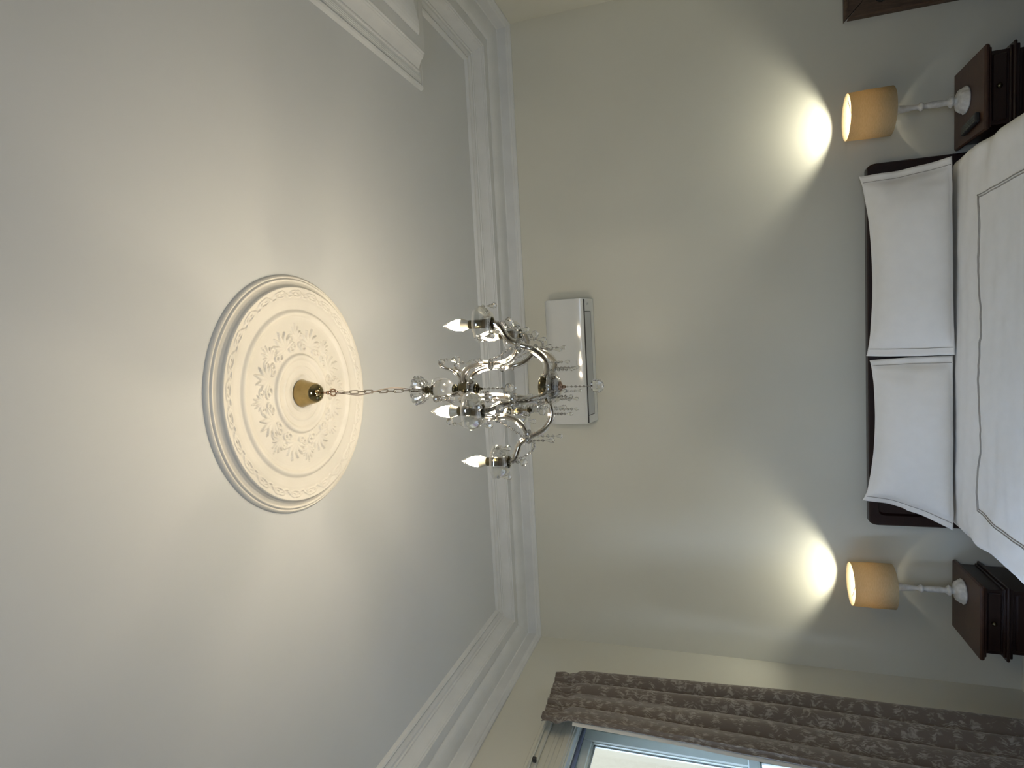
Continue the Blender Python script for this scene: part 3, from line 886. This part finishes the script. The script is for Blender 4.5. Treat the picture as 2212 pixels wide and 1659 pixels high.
for i in range(1, 70):
    t_ = i / 70; x_ = IX1 + (IX0 - IX1) * t_; pts.append((x_, IY - .028 * sin(pi * t_) * (1 if t_ < .45 else .7) - .012 * sin(t_ * 19)))
for i in range(60):
    y_ = IY + (1.9 - IY) * i / 59; pts.append((IX0 + .012 * sin(y_ * 6) + .01, y_))
mb = MB()
for off in (0, .011):
    pp = []
    for k, (x_, y_) in enumerate(pts):
        sx_ = -off if x_ > xc + .9 * (IX1 - xc) else (off if x_ < xc - .9 * (xc - IX0) else 0)
        yy = y_ - (off if 50 < k < 140 else 0)
        pp.append((x_ + sx_, yy, duv_z(x_ + sx_, yy) + .0005))
    mb.tube(pp, .0028, 6)
mb.build('stitched_border', M['stitch'], duv)

# pillows
def pillow(name, label, corners, dip_top, dip_bot, side_in, flange, yb0, lean, thick, seed, curl=None, outer_right=True):
    # corners: (x,z) for bottom-left, bottom-right, top-right, top-left as seen from the front
    (ax, az), (bx, bz), (cx2, cz2), (dx, dz) = corners
    NUx, NVx = 72, 44
    def P(u, v, side):
        s_, t_ = (u + 1) / 2, (v + 1) / 2
        x_ = (ax * (1 - s_) + bx * s_) * (1 - t_) + (dx * (1 - s_) + cx2 * s_) * t_
        z_ = (az * (1 - s_) + bz * s_) * (1 - t_) + (dz * (1 - s_) + cz2 * s_) * t_
        z_ -= dip_top * (1 - u ** 2) ** 0.8 * t_ ** 2
        z_ += dip_bot * (1 - u * u) * (1 - t_) ** 2
        x_ += (side_in if (u > 0) == outer_right else -.004) * (1 - v * v) * (-u) * abs(u)
        fu, fv = flange
        uu = min(1, abs(u) / fu); vv = min(1, abs(v) / fv)
        th = thick * max(0, 1 - uu ** 2.6) ** .55 * max(0, 1 - vv ** 2.6) ** .55
        edge = 0.0022
        w_ = .006 * nz3(x_, z_, seed, 6) + .012 * nz3(x_, z_, seed + 9, 3.2) + .004 * nz3(x_, z_, seed + 5, 15) + .012 * abs(u) ** 3 * nz3(x_ * 1.5, z_ * .6, seed + 2, 12)
        cw = (abs(u) ** 4) * (1 - .3 * abs(v)) * .010 * sin(z_ * 42 + 6 * x_ + seed)
        y_ = yb0 + lean * (z_ - .70)
        if side == 0: y_ = y_ - th - edge + (w_ + cw) * (1 if th > 0 else .8)
        else: y_ = y_ + th * .38 + edge + (w_ + cw) * .8 * (1 if th <= 0 else .6)
        if curl and side == 0 or curl and side == 1:
            y_ += curl(u, v)
        return (x_, y_, z_)
    vs_ = []; fs_ = []
    for side in (0, 1):
        for j in range(NVx + 1):
            for i in range(NUx + 1):
                vs_.append(P(-1 + 2 * i / NUx, -1 + 2 * j / NVx, side))
    n1 = (NUx + 1) * (NVx + 1)
    for j in range(NVx):
        for i in range(NUx):
            a = j * (NUx + 1) + i; q = (a, a + 1, a + NUx + 2, a + NUx + 1)
            fs_.append(q); fs_.append(tuple(n1 + k for k in q[::-1]))
    bord = [i for i in range(NUx + 1)] + [j * (NUx + 1) + NUx for j in range(1, NVx + 1)] + [NVx * (NUx + 1) + i for i in range(NUx - 1, -1, -1)] + [j * (NUx + 1) for j in range(NVx - 1, 0, -1)]
    for k in range(len(bord)):
        a, b_ = bord[k], bord[(k + 1) % len(bord)]
        fs_.append((a, n1 + a, n1 + b_, b_))
    mb = MB(); mb.add(vs_, fs_)
    o = mb.build(name, M['linen'])
    tag(o, label, 'pillow', 'pair of white bed pillows')
    # stitched line where the flange begins
    fu, fv = flange[0] + .022, flange[1] + .018
    for sg in (-1, 1):
        pp = []
        for i in range(41):
            p = P(sg * fu, -.97 + 1.94 * i / 40, 0); pp.append((p[0], p[1] - .0022, p[2]))
        mb = MB(); mb.tube(pp, .0015, 5)
        mb.build('flange_seam', M['stitch'], o)
    return o
pillow('pillow', 'white pillow leaning on the headboard, on the side of the remote control', [(-.208, .712), (.775, .724), (.748, 1.112), (-.204, 1.085)], .040, .0, .012, (.90, .93), 3.586, .20, .085, 1.3)
pillow('pillow', 'white pillow leaning on the headboard, on the curtain side of the bed', [(-1.125, .708), (-.214, .710), (-.228, 1.070), (-1.010, 1.100)], .038, .0, .030, (.90, .93), 3.604, .20, .085, 4.1, outer_right=False,
       curl=lambda u, v: (.03 * max(0, -u - .85) / .15 if v > 0 else 0))

# ------------------------------------------------------------------ curtain
cur = thing('curtain', 'long grey-brown damask curtain hanging gathered beside the window', 'curtain', (-1.96, 3.0, 0))
def bulge(s_, f_):
    u = min(1, max(0, (s_ - .10) / .09)); u = u * u * (3 - 2 * u)
    return .85 * (1 - u) + u * f_
def curtain_pt(s_, z_, off=0.0):
    # s_: 0 = edge by the window, 1 = edge towards the back wall
    hz = (2.765 - z_) / 2.74
    yf_ = 2.742 - .034 * min(1, hz * 4) - (.17 * max(0, hz - .28) if hz > .28 else 0)
    yb_ = 3.195 + .075 * min(1, hz * 2.2)
    top = max(0, 1 - (2.765 - z_) / .16)
    y_ = yf_ + (yb_ - yf_) * s_
    amp = .044 * (1 - .55 * top)
    ph = .35 + 2 * pi * (4.35 * s_ + .13 * (sin(2.3 * s_ * pi + .6) - sin(.6)) + .06 * s_ * sin(z_ * 1.3 + s_ * 2))
    x_ = -1.950 + amp * (1.0 + .25 * sin(7 * s_ + 1)) * bulge(s_, 2 * abs(cos(ph / 2)) ** .85 - 1.1) + .007 * cos(ph * 1.9 + 1.0 + z_)
    y_ += .022 * sin(ph * 1.0 + .6) * (1 - .4 * top)
    # pinched heading
    pin = math.exp(-((z_ - 2.672) / .032) ** 2)
    x_ += -.018 * pin * abs(cos(ph * 1.5)) + top * .010 * cos(ph * 4.0) + .008 * pin * nz3(s_ * 9, z_ * 3, 1, 3)
    if z_ > 2.70: x_ += .006 * nz3(s_ * 20, z_ * 10, 4, 1)
    x_ += .006 * nz3(s_ * 3, z_, 2, 2.3)
    return (x_ + off, y_, z_ + (.010 * nz3(s_ * 14, 0, 9, 1) if z_ > 2.76 else 0) - .025 * (1 - s_) * (1 if z_ > 2.5 else 0) * (z_ - 2.5) / .265)
NU, NV = 230, 110
zs = [2.765 - .20 * (i / 30) for i in range(31)] + [2.565 - 2.545 * (i / (NV - 30)) for i in range(1, NV - 29)]
vs_ = []; uvs = []; fs_ = []
for z_ in zs:
    for i in range(NU + 1):
        s_ = i / NU
        vs_.append(curtain_pt(s_, z_)); uvs.append((s_ * 1.25, z_))
nr = len(zs)
for j in range(nr - 1):
    for i in range(NU):
        a = j * (NU + 1) + i; fs_.append((a, a + 1, a + NU + 2, a + NU + 1))
mb = MB(); mb.add(vs_, fs_)
o = mb.build('curtain_cloth', M['curtain'], cur, uv=uvs); o.location = (1.96, -3.0, 0)
sd = o.modifiers.new('thick', 'SOLIDIFY'); sd.thickness = .003
# pale lining behind the cloth, showing as a narrow edge by the window
vs_ = []; fs_ = []; NL_ = 90; zl = [z_ for z_ in zs[4::4] if z_ < 2.60]
for z_ in zl:
    for i in range(NL_ + 1):
        s_ = i / NL_
        p = curtain_pt(s_, min(z_, 2.60) if z_ > 2.60 else z_)
        vs_.append((p[0] - .008 - (.006 if i == 0 else 0), p[1] - (.011 if i == 0 else 0), z_))
for j in range(len(zl) - 1):
    for i in range(NL_):
        a = j * (NL_ + 1) + i; fs_.append((a, a + 1, a + NL_ + 2, a + NL_ + 1))
mb2 = MB(); mb2.add(vs_, fs_)
o = mb2.build('curtain_lining', M['lining'], cur); o.location = (1.96, -3.0, 0)
mb = MB()
mb.tube([(-2.0125, 2.20, 2.742), (-2.0125, 3.26, 2.742)], .004, 8)
trk = tag(mb.build('curtain_track', M['trim']), 'slim cream curtain track above the window casing', 'curtain track')
for y_, zz in ((2.569, 2.748), (2.40, 2.752)):
    mb = MB(); mb.bbox(-2.0179, -1.994, y_ - .008, y_ + .008, 2.716, 2.736, .003)
    mb.build('bracket', M['black'], trk)

# ------------------------------------------------------------------ window (side wall)
win = struct(bpy.data.objects.new('window_1', None)); col.objects.link(win)
# casing round the opening
mb = MB()
cw = .155
def casing_ring(d0, d1, x0, x1, b=.003):
    # rectangular frame lying on the wall between distances d0 and d1 outside the opening
    mb.bbox(x0, x1, W0 - d1, W1 + d1, WZ1 + d0, WZ1 + d1, b)
    mb.bbox(x0, x1, W0 - d1, W0 - d0, WZ0 - .02, WZ1 + d0, b)
    mb.bbox(x0, x1, W1 + d0, W1 + d1, WZ0 - .02, WZ1 + d0, b)
casing_ring(0.0, .165, XL, XL + .012)
casing_ring(.010, .040, XL + .010, XL + .018)
casing_ring(.062, .085, XL + .010, XL + .017)
casing_ring(.118, .168, XL + .010, XL + .030, .006)
casing_ring(.150, .172, XL + .010, XL + .038, .005)
mb.build('casing', M['trim'], win)
mb = MB(); mb.bbox(XL - .12, XL + .05, W0 - .18, W1 + .18, WZ0 - .045, WZ0 - .012, .006); mb.build('sill', M['trim'], win)
mb = MB()   # jamb lining
mb.box(XL - .195, XL, W1 - .008, W1 + .001, WZ0, WZ1); mb.box(XL - .195, XL, W0 - .001, W0 + .008, WZ0, WZ1); mb.box(XL - .195, XL, W0, W1, WZ1 - .008, WZ1 + .001); mb.box(XL - .195, XL, W0, W1, WZ0 - .012, WZ0 + .004)
mb.build('jamb_lining', M['winframe'], win)
def sash(name, y0, y1, z0, z1, xf, xb, st, rt_, rb, mat=M['winframe']):
    mb = MB()
    mb.bbox(xb, xf, y1 - st, y1, z0, z1, .004); mb.bbox(xb, xf, y0, y0 + st, z0, z1, .004)
    mb.bbox(xb, xf, y0 + st, y1 - st, z1 - rt_, z1, .004); mb.bbox(xb, xf, y0 + st, y1 - st, z0, z0 + rb, .004)
    # glazing bead
    for d in (0, .010):
        g0, g1 = .008 + d, .004
        xx = xf - .008 - d
        mb.box(xb + .004, xx, y1 - st - g0, y1 - st, z0 + rb, z1 - rt_); mb.box(xb + .004, xx, y0 + st, y0 + st + g0, z0 + rb, z1 - rt_)
        mb.box(xb + .004, xx, y0 + st, y1 - st, z1 - rt_ - g0, z1 - rt_); mb.box(xb + .004, xx, y0 + st, y1 - st, z0 + rb, z0 + rb + g0)
    s_ = mb.build(name, mat, win)
    mb = MB(); xm = (xb + .008); mb.box(xm, xm + .004, y0 + st + .002, y1 - st - .002, z0 + rb + .002, z1 - rt_ - .002)
    mb.build('pane', M['pane'], s_)
    return s_
sash('sash', W0 + .010, W1 - .010, 1.715, WZ1 - .022, -2.150, -2.180, .085, .050, .040)
sash('sash', W0 + .010, W1 - .010, WZ0 + .006, 1.760, -2.112, -2.142, .058, .045, .075)
mb = MB(); mb.box(-2.19, -2.150, W0 + .008, W1 - .07, WZ1 - .021, WZ1 - .008); mb.build('head_gap', M['blackgap'], win)  # solid black bar imitates the shade in the gap above the sash
# roller blind
bl = thing('roller_blind', 'rolled-up grey blue roller blind at the head of the window', 'window blind', (-2.118, (W0 + W1) / 2, WZ1))
L = Vector(bl.location)
mb = MB(); mb.tube([(-2.118, W0 + .03, 2.577), (-2.118, W1 - .03, 2.577)], .010, 20); o = mb.build('blind_roll', M['blind'], bl); o.location = -L
mb = MB(); mb.bbox(-2.130, -2.100, W0 + .012, W1 - .012, 2.5865, 2.5918, .001)
o = mb.build('headrail', M['winframe'], bl); o.location = -L
mb = MB(); mb.tube(smooth_path([(-2.122, 3.045, 2.572), (-2.120, 3.040, 2.50), (-2.118, 3.028, 2.43), (-2.118, 3.018, 2.39), (-2.120, 3.026, 2.375), (-2.120, 3.034, 2.39)], 6), .0022, 6)
o = mb.build('pull_cord', M['winframe'], bl); o.location = -L

# unseen window added behind the camera to let in soft fill daylight
fill_win = struct(bpy.data.objects.new('fill_window', None)); col.objects.link(fill_win)
mb = MB(); yy0, yy1 = YF - .10, YF - .06
mb.bbox(FX0, FX0 + .06, yy0, yy1, FZ0, FZ1, .004); mb.bbox(FX1 - .06, FX1, yy0, yy1, FZ0, FZ1, .004)
mb.bbox(FX0 + .06, FX1 - .06, yy0, yy1, FZ1 - .06, FZ1, .004); mb.bbox(FX0 + .06, FX1 - .06, yy0, yy1, FZ0, FZ0 + .06, .004); mb.bbox(FX0 + .06, FX1 - .06, yy0, yy1, 2.08, 2.12, .004)
sf = mb.build('fill_window_frame', M['winframe'], fill_win)
mb = MB(); mb.box(FX0 + .05, FX1 - .05, YF - .084, YF - .080, FZ0 + .05, FZ1 - .05); mb.build('pane', M['pane'], sf)
mb = MB()
mb.bbox(FX0 - .14, FX0, YF, YF + .02, FZ0 - .02, FZ1 + .14, .004); mb.bbox(FX1, FX1 + .14, YF, YF + .02, FZ0 - .02, FZ1 + .14, .004); mb.bbox(FX0, FX1, YF, YF + .02, FZ1, FZ1 + .14, .004)
mb.build('casing', M['trim'], fill_win)

# ------------------------------------------------------------------ rustic frame by the right corner
fr = thing('wooden_frame', 'rustic dark wooden frame on the back wall beyond the bedside table with the remote', 'frame', (1.77, 3.78, 0))
L = Vector(fr.location)
fx0, fx1, fz0, fz1, sw = 1.588, 1.950, .36, 1.158, .115
def rail(pts, name):
    # pts: outer0, outer1, inner1, inner0 in (x,z); moulded front
    (a, b_, c_, d_) = [Vector(p) for p in pts]
    mb = MB(); lay = [(0, 3.798), (0, 3.765), (.05, 3.757), (.13, 3.757), (.16, 3.766), (.86, 3.772), (.90, 3.768), (1.0, 3.772), (1.0, 3.798)]
    rows = []
    for f_, y_ in lay:
        p = a.lerp(d_, f_); q = b_.lerp(c_, f_); rows.append(((p.x, y_, p.y), (q.x, y_, q.y)))
    n = len(rows)
    vs_ = [r_[0] for r_ in rows] + [r_[1] for r_ in rows]
    mb.add(vs_, [(k, (k + 1) % n, n + (k + 1) % n, n + k) for k in range(n)] + [tuple(range(n)), tuple(range(n, 2 * n))], 0, False)
    o = mb.build(name, M['framewood'], fr); o.location = -L
rail([(fx0, fz1), (fx1, fz1), (fx1 - sw, fz1 - sw), (fx0 + sw, fz1 - sw)], 'top_rail')
rail([(fx0 + .007, fz0), (fx0 + .007, fz1 - .018), (fx0 + sw, fz1 - sw), (fx0 + sw, fz0 + sw)], 'stile')
rail([(fx1, fz1), (fx1, fz0), (fx1 - sw, fz0 + sw), (fx1 - sw, fz1 - sw)], 'stile')
rail([(fx1, fz0), (fx0, fz0), (fx0 + sw, fz0 + sw), (fx1 - sw, fz0 + sw)], 'bottom_rail')
mb = MB()
for (x_, z_, r1_, r2_) in ((1.660, .985, .010, .018), (1.672, .960, .006, .009)):
    vs_ = [(x_ + r1_ * cos(2 * pi * k / 16) * (1 + .3 * sin(k * 2.3)), 3.7625, z_ + r2_ * sin(2 * pi * k / 16) * (1 + .25 * cos(k * 1.7))) for k in range(16)]
    mb.add(vs_ + [(p[0], 3.772, p[2]) for p in vs_], [tuple(range(16))] + [(k, (k + 1) % 16, 16 + (k + 1) % 16, 16 + k) for k in range(16)], 0, False)
o = mb.build('knot', M['black'], fr); o.location = -L
mb = MB(); mb.box(fx0 + sw - .005, fx1 - sw + .005, 3.785, 3.795, fz0 + sw - .005, fz1 - sw + .005)
o = mb.build('backing_panel', M['framewood'], fr); o.location = -L

# ------------------------------------------------------------------ outside
nb = thing('neighbouring_house', 'neighbouring house seen through the window, cream above purple brick', 'house', (-5.6, 5, 0))
mb = MB(); mb.box(-5.9, -5.6, -4, 16, 1.52, 3.9); o = mb.build('rendered_wall', M['render'], nb); o.location = (5.6, -5, 0)
mb = MB(); mb.box(-5.9, -5.58, -4, 16, -.1, 1.52); o = mb.build('brick_wall', M['brick'], nb); o.location = (5.6, -5, 0)
mb = MB(); mb.box(-9, XL - T - .001, -8, 16, -.2, -.1)
struct(mb.build('floor_outside', M['ground']))
